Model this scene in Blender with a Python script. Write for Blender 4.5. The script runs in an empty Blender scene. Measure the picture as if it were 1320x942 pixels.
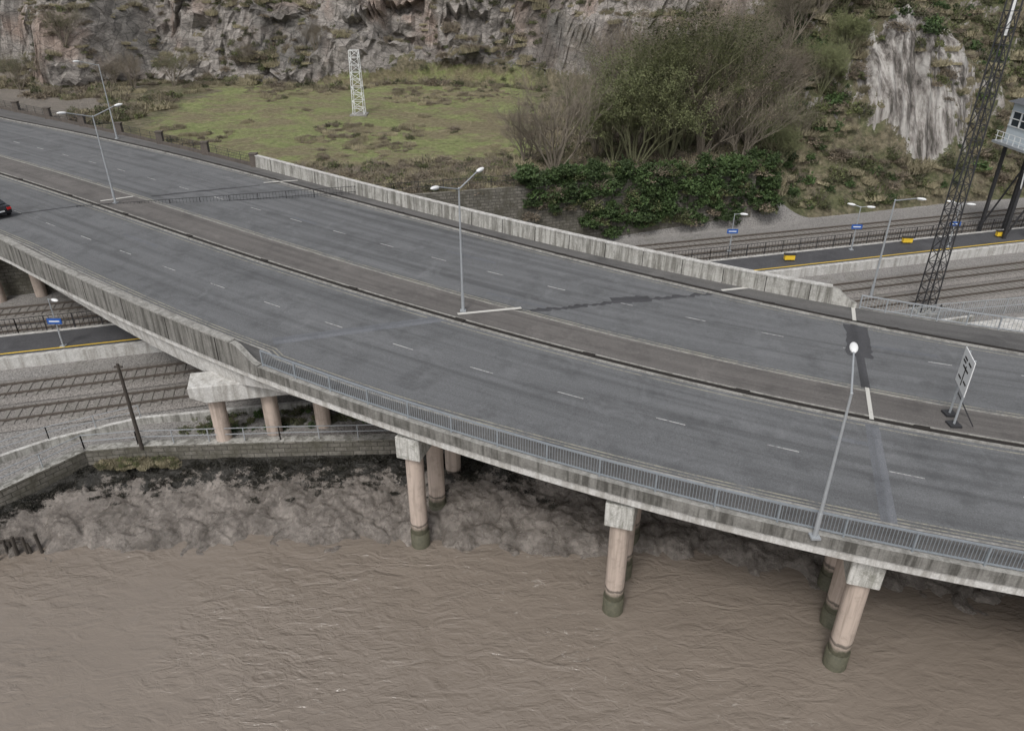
import bpy, math, random
import numpy as np
from mathutils import Vector, Matrix, noise as mn
random.seed(7); np.random.seed(7)
SC=bpy.context.scene
R=math.radians
# ------------------------------------------------------------------ survey
H=30.0; TH=R(28.6); F=942.5
def ray(px,py):
    u=(px-660)/F; v=(471-py)/F
    return (u, math.cos(TH)+v*math.sin(TH), -math.sin(TH)+v*math.cos(TH))
def dz(X):
    if X>-35: return 9.2-.035*X
    return 10.425+1.4*(1-math.exp(-.025*(-35-X)))
def onz(px,py,z):
    d=ray(px,py); t=(z-H)/d[2]; return (d[0]*t,d[1]*t)
def ondeck(px,py,h=0.):
    z=9.
    for i in range(60):
        p=onz(px,py,z); z=.5*z+.5*(dz(p[0])+h)
    return p
def sm(a,b,x):
    t=min(1,max(0,(x-a)/(b-a))); return t*t*(3-2*t)
# ------------------------------------------------------------------ mesh builder
class MB:
    def __init__(s): s.v=[]; s.f=[]; s.m=[]; s.uv={}
    def face(s,idx,m=0): s.f.append(idx); s.m.append(m)
    def quadpts(s,pts,m=0):
        n=len(s.v); s.v+= [tuple(p) for p in pts]; s.face(tuple(range(n,n+len(pts))),m)
    def box(s,c,size,rot=None,m=0):
        n=len(s.v)
        for dx in(-.5,.5):
            for dy in(-.5,.5):
                for dzz in(-.5,.5):
                    p=Vector((dx*size[0],dy*size[1],dzz*size[2]))
                    if rot is not None: p=rot@p
                    s.v.append((c[0]+p.x,c[1]+p.y,c[2]+p.z))
        for q in((0,1,3,2),(4,6,7,5),(0,4,5,1),(2,3,7,6),(0,2,6,4),(1,5,7,3)):
            s.face(tuple(n+i for i in q),m)
    def bar(s,p,q,w,h,m=0):
        p=Vector(p);q=Vector(q);d=q-p;L=d.length
        if L<1e-6:return
        rot=d.to_track_quat('X','Z').to_matrix()
        s.box((p+q)/2,(L,w,h),rot,m)
    def tube(s,p,q,r0,r1,n=8,m=0,cap=True):
        p=Vector(p);q=Vector(q);d=q-p
        if d.length<1e-6:return
        d.normalize()
        a=d.orthogonal().normalized(); b=d.cross(a); k=len(s.v)
        for c,r in((p,r0),(q,r1)):
            for i in range(n):
                t=2*math.pi*i/n; s.v.append(tuple(c+a*math.cos(t)*r+b*math.sin(t)*r))
        for i in range(n):
            j=(i+1)%n; s.face((k+i,k+j,k+n+j,k+n+i),m)
        if cap:
            s.face(tuple(k+i for i in range(n))[::-1],m); s.face(tuple(k+n+i for i in range(n)),m)
    def ell(s,c,rad,rot=None,m=0,nu=10,nv=6):
        k=len(s.v)
        for j in range(nv+1):
            ph=math.pi*j/nv
            for i in range(nu):
                t=2*math.pi*i/nu
                p=Vector((rad[0]*math.sin(ph)*math.cos(t),rad[1]*math.sin(ph)*math.sin(t),rad[2]*math.cos(ph)))
                if rot is not None:p=rot@p
                s.v.append((c[0]+p.x,c[1]+p.y,c[2]+p.z))
        for j in range(nv):
            for i in range(nu):
                i2=(i+1)%nu
                s.face((k+j*nu+i,k+(j+1)*nu+i,k+(j+1)*nu+i2,k+j*nu+i2),m)
    def obj(s,name,mats,smooth=False,parent=None,uv=None):
        me=bpy.data.meshes.new(name); me.from_pydata(s.v,[],s.f)
        for mt in mats: me.materials.append(mt)
        me.polygons.foreach_set('material_index',s.m)
        if smooth: me.polygons.foreach_set('use_smooth',[True]*len(s.f))
        if uv is not None:
            ul=me.uv_layers.new(name='UVMap')
            li=np.zeros(len(me.loops),dtype=np.int32); me.loops.foreach_get('vertex_index',li)
            ul.data.foreach_set('uv',np.array(uv,dtype=np.float32)[li].ravel())
        me.update()
        o=bpy.data.objects.new(name,me); SC.collection.objects.link(o)
        if parent: o.parent=parent
        return o
def empty(name,loc=(0,0,0)):
    o=bpy.data.objects.new(name,None); o.location=loc; o.empty_display_size=.3; SC.collection.objects.link(o); return o
# ------------------------------------------------------------------ materials
class NT:
    def __init__(s,name):
        s.mat=bpy.data.materials.new(name); s.mat.use_nodes=True; s.t=s.mat.node_tree; s.n=s.t.nodes; s.l=s.t.links
        s.b=s.n['Principled BSDF']; s.tc=s.n.new('ShaderNodeTexCoord')
    def link(s,a,b): s.l.new(a,b)
    def noise(s,scale,sc=(1,1,1),detail=4,rough=.55,coord='Object',rot=(0,0,0),dist=0):
        mp=s.n.new('ShaderNodeMapping'); mp.inputs['Scale'].default_value=sc; mp.inputs['Rotation'].default_value=rot
        s.link(s.tc.outputs[coord],mp.inputs[0])
        x=s.n.new('ShaderNodeTexNoise'); x.inputs['Scale'].default_value=scale; x.inputs['Detail'].default_value=detail
        x.inputs['Roughness'].default_value=rough; x.inputs['Distortion'].default_value=dist
        s.link(mp.outputs[0],x.inputs['Vector']); return x.outputs[0]
    def voro(s,scale,sc=(1,1,1),coord='Object',feature='F1',rot=(0,0,0)):
        mp=s.n.new('ShaderNodeMapping'); mp.inputs['Scale'].default_value=sc; mp.inputs['Rotation'].default_value=rot
        s.link(s.tc.outputs[coord],mp.inputs[0])
        x=s.n.new('ShaderNodeTexVoronoi'); x.feature=feature; x.inputs['Scale'].default_value=scale
        s.link(mp.outputs[0],x.inputs['Vector']); return x.outputs['Distance']
    def ramp(s,f,stops):
        r=s.n.new('ShaderNodeValToRGB'); e=r.color_ramp.elements
        while len(e)<len(stops): e.new(.5)
        for i,(p,c) in enumerate(stops):
            e[i].position=p; e[i].color=(*c,1) if hasattr(c,'__len__') else (c,c,c,1)
        s.link(f,r.inputs[0]); return r.outputs[0]
    def mix(s,f,a,b,mode='MIX'):
        m=s.n.new('ShaderNodeMix'); m.data_type='RGBA'; m.blend_type=mode
        def put(v,i):
            if isinstance(v,(int,float)) : m.inputs[i].default_value=(v if i==0 else (v,v,v,1))
            elif isinstance(v,tuple): m.inputs[i].default_value=(*v,1)
            else: s.link(v,m.inputs[i])
        put(f,0);put(a,6);put(b,7); return m.outputs[2]
    def math(s,op,a,b=0.):
        m=s.n.new('ShaderNodeMath'); m.operation=op
        for i,v in enumerate((a,b)):
            if isinstance(v,(int,float)): m.inputs[i].default_value=v
            else: s.link(v,m.inputs[i])
        return m.outputs[0]
    def attr(s,name):
        a=s.n.new('ShaderNodeAttribute'); a.attribute_name=name; return a
    def color(s,c): s.link(c,s.b.inputs['Base Color'])
    def rough(s,r): 
        if isinstance(r,(int,float)): s.b.inputs['Roughness'].default_value=r
        else: s.link(r,s.b.inputs['Roughness'])
    def bump(s,h,strength=.5,dist=.1,prev=None):
        b=s.n.new('ShaderNodeBump'); b.inputs['Strength'].default_value=strength; b.inputs['Distance'].default_value=dist
        s.link(h,b.inputs['Height'])
        if prev is not None: s.link(prev,b.inputs['Normal'])
        s.link(b.outputs[0],s.b.inputs['Normal']); return b.outputs[0]
def asphalt(name,a,b,warm=0,rough=.85):
    t=NT(name)
    big=t.noise(.12,coord='Object',detail=4)
    trk=t.noise(1.,sc=(.03,1.3,1),coord='UV',detail=3)
    fine=t.noise(14,detail=3); gr=t.noise(45,detail=1)
    c=t.mix(big,a,b)
    c=t.mix(1.,c,t.ramp(trk,[(.3,.68),(.5,1.),(.72,1.18)]),'MULTIPLY')
    c=t.mix(1.,c,t.ramp(fine,[(.3,.8),(.7,1.18)]),'MULTIPLY')
    c=t.mix(1.,c,t.ramp(gr,[(.3,.7),(.7,1.3)]),'MULTIPLY')
    st=t.noise(.45,sc=(1,1,1),detail=6,rough=.72)
    c=t.mix(t.ramp(st,[(.50,0.),(.68,.55)]),c,tuple(x*.52 for x in a))
    st2=t.noise(.3,sc=(1.3,1,1),detail=5,rough=.7,dist=.6)
    c=t.mix(t.ramp(st2,[(.57,0.),(.74,.4)]),c,tuple(x*1.55 for x in b))
    t.color(c); t.rough(rough); t.bump(gr,.35,.02); return t.mat
def concrete(name,a,b,dark,streak=.6,scale=1.,grime=.5,rough=.85):
    t=NT(name)
    big=t.noise(.35*scale,detail=5,rough=.65); fine=t.noise(9*scale,detail=4,rough=.7)
    stv=t.noise(2.6*scale,sc=(1,1,.07),detail=4,rough=.7)
    c=t.mix(big,a,b)
    c=t.mix(t.ramp(stv,[(.44,0.),(.62,streak)]),c,dark)
    bl=t.noise(1.1*scale,detail=6,rough=.75)
    c=t.mix(t.ramp(bl,[(.48,0.),(.66,grime)]),c,dark)
    c=t.mix(1.,c,t.ramp(fine,[(.3,.75),(.7,1.18)]),'MULTIPLY')
    t.color(c); t.rough(rough); t.bump(fine,.35,.03); return t.mat
def plain(name,c,rough=.5,metal=0.,var=.25,sc=6):
    t=NT(name); n=t.noise(sc,detail=4,rough=.65)
    t.color(t.mix(n,tuple(x*(1-var) for x in c),tuple(min(1,x*(1+var)) for x in c))); t.rough(rough); t.b.inputs['Metallic'].default_value=metal
    return t.mat
def worn(name,c,under,amount=.5):
    t=NT(name); n=t.noise(7,detail=5,rough=.75); n2=t.noise(.7,detail=3)
    k=t.math('ADD',n,t.math('MULTIPLY',n2,.5))
    t.color(t.mix(t.ramp(k,[(amount,0.),(amount+.2,1.)]),c,under)); t.rough(.8); return t.mat
def leaf(name,cols,sc=.5):
    t=NT(name); n2=t.noise(5,detail=2,rough=.7)
    oi=t.n.new('ShaderNodeObjectInfo')
    c=t.ramp(n2,[(.3,cols[0]),(.5,cols[1]),(.72,cols[2])])
    c=t.mix(1.,c,t.ramp(oi.outputs['Random'],[(0,.65),(1,1.4)]),'MULTIPLY')
    t.color(c); t.rough(.75)
    return t.mat
M={}
M['road']=asphalt('asphalt',(.104,.107,.112),(.134,.137,.142))
M['foot']=asphalt('footway_asphalt',(.085,.083,.083),(.12,.116,.112))
M['median']=asphalt('median_asphalt',(.096,.089,.085),(.142,.132,.125))
M['patchdark']=asphalt('patch_dark',(.044,.044,.048),(.058,.058,.063))
M['patchblue']=asphalt('patch_joint',(.118,.124,.137),(.142,.148,.16))
M['conc']=concrete('concrete_weathered',(.33,.325,.305),(.44,.43,.40),(.11,.105,.09),.8)
M['concdark']=concrete('concrete_dark',(.165,.16,.147),(.245,.238,.222),(.06,.057,.05),.9)
M['conclight']=concrete('concrete_light',(.47,.465,.45),(.6,.59,.57),(.24,.225,.2),.6,grime=.4)
M['cap']=concrete('concrete_pier_cap',(.47,.46,.44),(.62,.61,.58),(.14,.14,.11),.6,scale=2,grime=.75)
M['kerb']=concrete('concrete_kerb',(.26,.255,.24),(.37,.36,.335),(.10,.095,.085),.5)
M['slot']=plain('rusty_joint',(.016,.013,.011),1.,var=.5,sc=3)
M['white']=worn('road_paint_white',(.46,.46,.45),(.14,.14,.145),.70)
M['yellow']=worn('road_paint_yellow',(.29,.275,.22),(.13,.13,.13),.68)
M['pale']=worn('joint_pale_concrete',(.50,.49,.46),(.25,.24,.22),.82)
M['steel']=plain('galvanised_steel',(.36,.38,.40),.5,.3,.2)
M['rail_steel']=plain('railing_paint',(.24,.265,.29),.55,.2,.25)
M['dsteel']=plain('dark_steel',(.035,.035,.038),.6,.2,.3)
M['wpaint']=plain('white_paint',(.72,.73,.73),.45,0,.06)
M['blue']=plain('blue_sign',(.02,.09,.35),.4,0,.1)
M['yel']=plain('yellow_paint',(.75,.5,.04),.5,0,.1)
M['wood']=plain('tarred_timber',(.05,.042,.035),.85,0,.4)
M['rust']=plain('rusty_rail',(.13,.11,.095),.5,.4,.3)
M['sleeper']=plain('sleeper_concrete',(.18,.17,.155),.9,0,.3)
M['brown']=concrete('brown_post',(.09,.075,.065),(.13,.11,.095),(.05,.045,.04),.4)
t=NT('column_concrete')
g=t.n.new('ShaderNodeNewGeometry'); sx=t.n.new('ShaderNodeSeparateXYZ'); t.link(g.outputs['Position'],sx.inputs[0])
zn=t.math('ADD',sx.outputs[2],t.math('MULTIPLY',t.noise(3,detail=5),.35))
c=t.mix(t.noise(.9,sc=(1,1,.3),detail=6,rough=.7),(.40,.325,.275),(.54,.45,.39))
st=t.noise(5,sc=(1,1,.06),detail=4); c=t.mix(t.ramp(st,[(.46,0.),(.66,.6)]),c,(.22,.18,.15))
c=t.mix(t.ramp(t.noise(1.6,detail=6,rough=.75),[(.5,0.),(.66,.5)]),c,(.24,.20,.165))
c=t.mix(t.ramp(t.math('MULTIPLY',zn,.1),[(.150,1.),(.185,0.)]),c,t.mix(t.noise(6,detail=5),(.03,.034,.02),(.12,.11,.075)))
c=t.mix(t.ramp(t.math('MULTIPLY',zn,.1),[(.178,0.),(.183,.8),(.195,.6),(.20,0.)]),c,(.02,.02,.016))
t.color(c); t.rough(.75); M['column']=t.mat
# water
t=NT('river_water')
nb=t.noise(.045,detail=5,rough=.6,dist=.5); calm=t.ramp(t.noise(.06,sc=(.6,1.2,1),detail=5,rough=.6,dist=1.),[(.38,.25),(.62,1.)])
n1=t.noise(.95,sc=(.6,1.2,1),detail=2,rough=.5,dist=1.2,rot=(0,0,.45)); n2=t.noise(3.2,sc=(.7,1.2,1),detail=3,rough=.6,rot=(0,0,-.3),dist=1.); n3=t.noise(.12,detail=2,dist=.8)
c=t.mix(nb,(.165,.137,.113),(.225,.192,.162))
fo=t.math('MULTIPLY',t.ramp(t.noise(1.9,sc=(.5,1,1),detail=9,rough=.8,dist=1.),[(.585,0.),(.65,1.)]),t.ramp(t.noise(.055,detail=3),[(.48,0.),(.64,.7)]))
c=t.mix(fo,c,(.55,.52,.48))
t.color(c)
t.rough(.05); t.b.inputs['IOR'].default_value=1.55
b1=t.bump(n3,.4,.7); b2=t.bump(t.math('MULTIPLY',n1,calm),1.,.21,b1); b3=t.bump(t.math('MULTIPLY',n2,calm),1.,.080,b2); M['water']=t.mat
# mud
t=NT('estuary_mud')
a=t.attr('wet'); n=t.noise(.5,detail=6,rough=.7); nf=t.noise(4,detail=7,rough=.74,dist=.8)
c=t.mix(t.ramp(n,[(.35,0.),(.65,1.)]),(.115,.10,.087),(.275,.245,.22)); c=t.mix(1.,c,t.ramp(nf,[(.35,.68),(.65,1.2)]),'MULTIPLY')
wk=t.math('ADD',a.outputs['Fac'],t.math('MULTIPLY',t.math('SUBTRACT',t.noise(1.1,detail=8,rough=.8),.5),2.3))
c=t.mix(t.ramp(wk,[(.64,0.),(.69,.96)]),c,t.mix(nf,(.008,.008,.007),(.035,.033,.027)))
t.color(c); t.rough(t.ramp(n,[(.35,.10),(.65,.42)])); bb=t.bump(nf,.9,.2); t.bump(t.noise(15,detail=4,rough=.7),.7,.05,bb); M['mud']=t.mat
def gravel(name,a,b):
    t=NT(name); v=t.voro(7); n=t.noise(.25,detail=5,rough=.65); n2=t.noise(18,detail=2)
    c=t.mix(n,a,b); c=t.mix(1.,c,t.ramp(v,[(.05,.45),(.5,1.35)]),'MULTIPLY'); c=t.mix(1.,c,t.ramp(n2,[(.3,.7),(.7,1.3)]),'MULTIPLY')
    c=t.mix(t.ramp(t.noise(.5,detail=6,rough=.7),[(.56,0.),(.72,.5)]),c,(.07,.07,.045))
    t.color(c); t.rough(.95); t.bump(v,.8,.06); return t.mat
M['gravel']=gravel('ballast_gravel',(.14,.134,.128),(.205,.195,.186))
M['ballast']=gravel('track_ballast',(.13,.12,.112),(.19,.177,.165))
M['platform']=asphalt('platform_asphalt',(.055,.055,.06),(.08,.08,.085))
t=NT('quay_stone')
br=t.n.new('ShaderNodeTexBrick'); br.inputs['Scale'].default_value=1.; br.inputs['Brick Width'].default_value=.8; br.inputs['Row Height'].default_value=.33; br.inputs['Mortar Size'].default_value=.03
br.inputs['Color1'].default_value=(.12,.112,.095,1);br.inputs['Color2'].default_value=(.19,.178,.155,1);br.inputs['Mortar'].default_value=(.055,.05,.042,1)
t.link(t.tc.outputs['UV'],br.inputs['Vector'])
c=t.mix(t.ramp(t.noise(.8,detail=6,rough=.7),[(.42,0.),(.58,.8)]),br.outputs['Color'],(.075,.07,.052))
t.color(t.mix(1.,c,t.ramp(t.noise(6,detail=5),[(.3,.7),(.7,1.25)]),'MULTIPLY')); t.rough(.85); t.bump(br.outputs['Fac'],-.6,.05); M['stone']=t.mat
# terrain
t=NT('hillside')
zc=t.attr('zone'); sp=t.n.new('ShaderNodeSeparateColor'); t.link(zc.outputs['Color'],sp.inputs[0])
nA=t.noise(.22,detail=5,rough=.68); nB=t.noise(1.6,detail=6,rough=.72); nC=t.noise(7,detail=4,rough=.7); nD=t.noise(.055,detail=3)
brush=t.ramp(nB,[(.28,(.055,.05,.03)),(.45,(.12,.105,.065)),(.58,(.20,.172,.115)),(.75,(.30,.265,.185))])
brush=t.mix(t.ramp(nA,[(.44,0.),(.56,.75)]),brush,t.ramp(nB,[(.3,(.045,.055,.022)),(.7,(.13,.145,.06))]))
lawn=t.ramp(nB,[(.3,(.115,.135,.05)),(.5,(.205,.235,.09)),(.7,(.30,.31,.145))])
lawn=t.mix(t.ramp(t.noise(.16,sc=(.7,1.2,1),detail=7,rough=.75),[(.45,0.),(.56,.88)]),lawn,t.ramp(nB,[(.3,(.12,.098,.058)),(.7,(.27,.225,.145))]))
lawn=t.mix(1.,lawn,t.ramp(nC,[(.3,.72),(.7,1.25)]),'MULTIPLY')
strata=t.noise(.5,sc=(.55,.8,1.5),detail=7,rough=.74,rot=(0,.85,.2),dist=.7)
crk=t.voro(.55,sc=(.6,.8,1.3),rot=(0,.85,0),feature='DISTANCE_TO_EDGE')
rock=t.ramp(strata,[(.28,(.06,.055,.05)),(.38,(.20,.182,.168)),(.5,(.32,.295,.272)),(.6,(.42,.385,.355)),(.74,(.52,.475,.43))])
rock=t.mix(t.ramp(t.noise(.09,detail=4),[(.50,0.),(.62,.6)]),rock,t.mix(strata,(.20,.135,.105),(.48,.35,.28)))
rock=t.mix(t.ramp(nD,[(.36,.75),(.48,0.)]),rock,t.mix(strata,(.035,.035,.033),(.22,.21,.195)))
rock=t.mix(1.,rock,t.ramp(nC,[(.3,.6),(.7,1.3)]),'MULTIPLY')
rock=t.mix(1.,rock,t.ramp(crk,[(.0,.5),(.05,1.)]),'MULTIPLY')
stri=t.noise(1.1,sc=(1.,.25,.12),detail=6,rough=.72,rot=(0,-.22,0))
pale=t.ramp(stri,[(.38,(.07,.065,.055)),(.46,(.22,.20,.185)),(.56,(.43,.41,.385)),(.68,(.56,.54,.515))])
al=t.attr('pale'); rock=t.mix(al.outputs['Fac'],rock,pale)
gn=t.n.new('ShaderNodeNewGeometry'); sn=t.n.new('ShaderNodeSeparateXYZ'); t.link(gn.outputs['True Normal'],sn.inputs[0])
rk=t.math('ADD',sp.outputs[0],t.math('MULTIPLY',t.math('SUBTRACT',nA,.5),1.5))
rk=t.math('ADD',rk,t.math('MULTIPLY',t.math('SUBTRACT',nB,.5),.7))
rk=t.math('SUBTRACT',rk,t.math('MULTIPLY',t.ramp(sn.outputs[2],[(.45,0.),(.8,1.)]),.42))
c=t.mix(t.ramp(t.math('ADD',sp.outputs[1],t.math('MULTIPLY',t.math('SUBTRACT',nA,.5),1.4)),[(.42,0.),(.58,1.)]),brush,lawn)
grv=t.mix(nB,(.14,.125,.105),(.26,.23,.20)); grv=t.mix(1.,grv,t.ramp(nC,[(.3,.7),(.7,1.25)]),'MULTIPLY')
c=t.mix(t.ramp(t.math('ADD',sp.outputs[2],t.math('MULTIPLY',t.math('SUBTRACT',nA,.5),.6)),[(.42,0.),(.58,1.)]),c,grv)
c=t.mix(t.ramp(rk,[(.46,0.),(.54,1.)]),c,rock)
t.color(c); t.rough(.95); bb=t.bump(strata,.8,.9); bb=t.bump(nB,.7,.4,bb); t.bump(nC,.8,.12,bb); M['hill']=t.mat
M['ivy']=leaf('ivy_leaves',[(.02,.038,.012),(.045,.078,.023),(.085,.125,.038)])
M['olive']=leaf('shrub_leaves',[(.05,.062,.023),(.095,.108,.042),(.165,.172,.075)])
M['bramble']=leaf('bramble',[(.085,.068,.047),(.16,.13,.093),(.26,.215,.155)])
M['straw']=leaf('dry_grass',[(.16,.14,.085),(.25,.222,.145),(.36,.32,.215)])
M['gorse']=leaf('gorse',[(.035,.042,.02),(.07,.076,.035),(.115,.115,.055)])
M['weed']=leaf('seaweed',[(.006,.006,.004),(.014,.013,.009),(.04,.036,.022)])
M['bark']=plain('bark',(.18,.155,.122),.9,0,.4)
M['barkgreen']=plain('bark_mossy',(.15,.152,.085),.9,0,.4)

# ------------------------------------------------------------------ world, sun, camera
w=bpy.data.worlds.new("World"); SC.world=w; w.use_nodes=True
nt=w.node_tree; bg=nt.nodes['Background']; sky=nt.nodes.new('ShaderNodeTexSky'); sky.sky_type='NISHITA'; sky.sun_disc=False
SE,SA=R(52),R(200)
sky.sun_elevation=SE; sky.sun_rotation=SA; sky.air_density=1.; sky.dust_density=4.; sky.ozone_density=1.
hs=nt.nodes.new('ShaderNodeHueSaturation'); hs.inputs['Saturation'].default_value=.2
nt.links.new(sky.outputs[0],hs.inputs['Color']); nt.links.new(hs.outputs[0],bg.inputs[0]); bg.inputs[1].default_value=.15
sl=bpy.data.lights.new('sun','SUN'); sl.energy=1.5; sl.angle=R(14); sl.color=(1,.97,.93); so=bpy.data.objects.new('sun',sl); SC.collection.objects.link(so)
sd=Vector((math.sin(SA)*math.cos(SE),math.cos(SA)*math.cos(SE),math.sin(SE)))
so.rotation_euler=sd.to_track_quat('Z','Y').to_euler(); so.location=(0,0,60)
cd=bpy.data.cameras.new('camera'); co=bpy.data.objects.new('camera',cd); SC.collection.objects.link(co); SC.camera=co
cd.sensor_width=36; cd.lens=36*F/1320; cd.clip_end=3000; co.location=(0,0,H); co.rotation_euler=(R(90)-TH,0,0)
SC.view_settings.view_transform='Standard'; SC.view_settings.look='None'; SC.view_settings.exposure=0

# ------------------------------------------------------------------ deck alignment (fitted from survey points)
Cw=np.array([ondeck(*p) for p in [(0,230),(60,243),(120,263),(200,292),(300,330),(400,367),(500,394),(600,417),(700,442),(800,470),(900,496),(1000,520),(1100,543),(1200,560),(1320,582)]])
pc=np.polyfit(Cw[:,0],Cw[:,1],3); x0,x1=Cw[:,0].min(),Cw[:,0].max()
def cy(x):
    dp=np.polyder(pc)
    if x<x0: return np.polyval(pc,x0)+np.polyval(dp,x0)*(x-x0)
    if x>x1: return np.polyval(pc,x1)+np.polyval(dp,x1)*(x-x1)
    return np.polyval(pc,x)
xs=np.arange(-105,80,.25); ys=np.array([cy(x) for x in xs])
ds=np.hypot(np.diff(xs),np.diff(ys)); S=np.concatenate([[0],np.cumsum(ds)]); S-=np.interp(0,xs,S)
def cpt(s):
    x=np.interp(s,S,xs); y=np.interp(s,S,ys); xa,ya=np.interp(s+1.5,S,xs),np.interp(s+1.5,S,ys); xb,yb=np.interp(s-1.5,S,xs),np.interp(s-1.5,S,ys)
    tx,ty=xa-xb,ya-yb; L=math.hypot(tx,ty); tx/=L;ty/=L
    return x,y,tx,ty
def P(s,o,h=0.):
    x,y,tx,ty=cpt(s); X=x-ty*o; Y=y+tx*o
    return (X,Y,dz(X)+h)
def proj(p):
    d=np.hypot(xs-p[0],ys-p[1]); i=int(d.argmin()); s=S[i]; x,y,tx,ty=cpt(s)
    return s,(p[0]-x)*(-ty)+(p[1]-y)*tx
def fit(pts,deg=2,extra=()):
    so_=[proj(ondeck(*p)) for p in pts]+[proj(ondeck(a,b,h)) for a,b,h in extra]
    so_=np.array(so_); co_=np.polyfit(so_[:,0],so_[:,1],deg); a,b=so_[:,0].min(),so_[:,0].max()
    return lambda s,c=co_,a=a,b=b: float(np.polyval(c,min(b,max(a,s))))
oA=fit([(345,483),(480,528),(600,565),(690,590),(780,615),(985,670),(1145,700),(1320,737)],2,[(0,310,1.),(120,355,1.),(240,405,1.)])
oB=fit([(345,462),(500,510),(700,570),(900,610),(1100,662),(1320,706)],1)
oD=fit([(165,250),(250,280),(350,310),(450,342),(550,372),(650,397),(750,421),(850,447),(950,470),(1050,492),(1320,543)],2)
oE=fit([(0,158),(60,163),(150,178),(250,205),(350,235),(450,262),(550,292),(650,315),(750,340),(850,362),(920,376),(1000,395),(1080,412),(1200,436),(1320,462)],2)
oF=fit([(340,220),(450,250),(600,290),(700,315),(800,338),(900,358),(1000,377),(1100,395),(1320,440)],1)
dF=fit([(200,237),(310,262),(360,275),(405,288),(460,305),(645,354),(860,405),(940,422)],1)
dN=fit([(90,300),(180,330),(255,360),(325,383),(580,465),(670,492),(770,520),(870,545),(1170,610),(1270,632)],1)
oBB=lambda s: oA(s)+1.7 if s<-10 else max(oB(s),oA(s)+1.3)
sof=lambda px,py: proj(ondeck(px,py))[0]
S0,S1=-110.,75.
def sweep(name,prof,mats,s0=S0,s1=S1,step=1.,closed=False,mi=None,parent=None,smooth=False):
    mb=MB(); uv=[]; n=max(2,int(abs(s1-s0)/step)+1); ss=np.linspace(s0,s1,n); k=len(prof)
    for s in ss:
        for f in prof:
            o,h=f(s); mb.v.append(P(s,o,h)); uv.append((s,o+h))
    nn=k if closed else k-1
    for i in range(n-1):
        for j in range(nn):
            j2=(j+1)%k
            mb.face((i*k+j,(i+1)*k+j,(i+1)*k+j2,i*k+j2),mi[j] if mi else 0)
    if closed:
        mb.face(tuple(range(k)),mi[0] if mi else 0); mb.face(tuple((n-1)*k+j for j in range(k))[::-1],mi[0] if mi else 0)
    return mb.obj(name,mats,uv=uv,parent=parent,smooth=smooth)
def flat(name,f1,f2,h,mat,s0=S0,s1=S1,parent=None,step=1.,h2=None):
    return sweep(name,[lambda s:(f1(s),h),lambda s:(f2(s),h if h2 is None else h2)],[mat],s0,s1,step,parent=parent)
bridge=empty('road_bridge')
s_par=sof(345,462); s_pf0=sof(337,215); s_pf1=sof(1100,395)
sP0=proj((-19,39.3))[0]
def dep(s):
    d=s-sP0
    return 1.5+ (1.1*math.exp(-(d/16)**2) if d<0 else 1.1*math.exp(-(d/4)**2))
prof=[lambda s:(oA(s)+.05,-.03),lambda s:(oA(s)+.05,.1),lambda s:(oA(s)-.38,.1),lambda s:(oA(s)-.38,-.5),lambda s:(oA(s)-.25,-.52),lambda s:(oA(s)-.25,-1.0),lambda s:(oA(s)+.1,-1.05),
 lambda s:(oA(s)+.35,-dep(s)),lambda s:(-.6,-dep(s)),lambda s:(oF(s)-2,-1.6),lambda s:(oF(s)-1,-1.1),lambda s:(oF(s)+.35,-1.0),lambda s:(oF(s)+.35,.1),lambda s:(oF(s)+.02,.1),lambda s:(oF(s)+.02,-.03)]
sweep('deck',prof,[M['concdark'],M['conclight'],M['kerb']],closed=True,mi=[2,2,0,0,1,1,1,1,1,1,0,0,2,0,0],parent=bridge)
# surfaces
road=empty('road')
flat('near_carriageway',lambda s:oBB(s)-.3,lambda s:-.02,0,M['road'],parent=road)
flat('far_carriageway',lambda s:oD(s),lambda s:oE(s),0,M['road'],parent=road)
pav=empty('pavement')
sweep('near_footway',[lambda s:(oA(s)+.05,.1),lambda s:(oBB(s)-.45,.1)],[M['foot']],parent=pav)
sweep('near_kerb',[lambda s:(oBB(s)-.45,.104),lambda s:(oBB(s)-.3,.104),lambda s:(oBB(s)-.3,-.01)],[M['kerb']],parent=pav)
sweep('far_kerb',[lambda s:(oE(s),-.01),lambda s:(oE(s),.12),lambda s:(oE(s)+.18,.12)],[M['kerb']],parent=pav)
flat('far_drain_slot',lambda s:oE(s)+.18,lambda s:oE(s)+.6,.11,M['slot'],parent=pav)
flat('far_footway',lambda s:oE(s)+.6,lambda s:oF(s)+.02,.115,M['foot'],parent=pav)
med=empty('median_strip')
sweep('median_kerb',[lambda s:(-.02,-.01),lambda s:(-.02,.1),lambda s:(.12,.1)],[M['kerb']],parent=med)
flat('median_slot',lambda s:.12,lambda s:.5,.09,M['slot'],parent=med)
sweep('median_rail_kerb',[lambda s:(.5,.08),lambda s:(.5,.13),lambda s:(.62,.13),lambda s:(.62,.09)],[M['kerb']],parent=med)
sweep('median_surface',[lambda s:(.6,.1),lambda s:(oD(s)-.12,.1)],[M['median']],parent=med)
sweep('median_far_kerb',[lambda s:(oD(s)-.12,.104),lambda s:(oD(s),.104),lambda s:(oD(s),-.01)],[M['kerb']],parent=med)
mb=MB()
for s in np.arange(-60,40,9.3):
    for o in (.33,oE(s)+.35):
        x,y,z=P(s,o,.12); _,_,tx,ty=cpt(s)
        mb.box((x,y,z),(.8,.42,.04),Matrix.Rotation(math.atan2(ty,tx),3,'Z'))
mb.obj('gully_covers',[M['slot']],parent=med)
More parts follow.
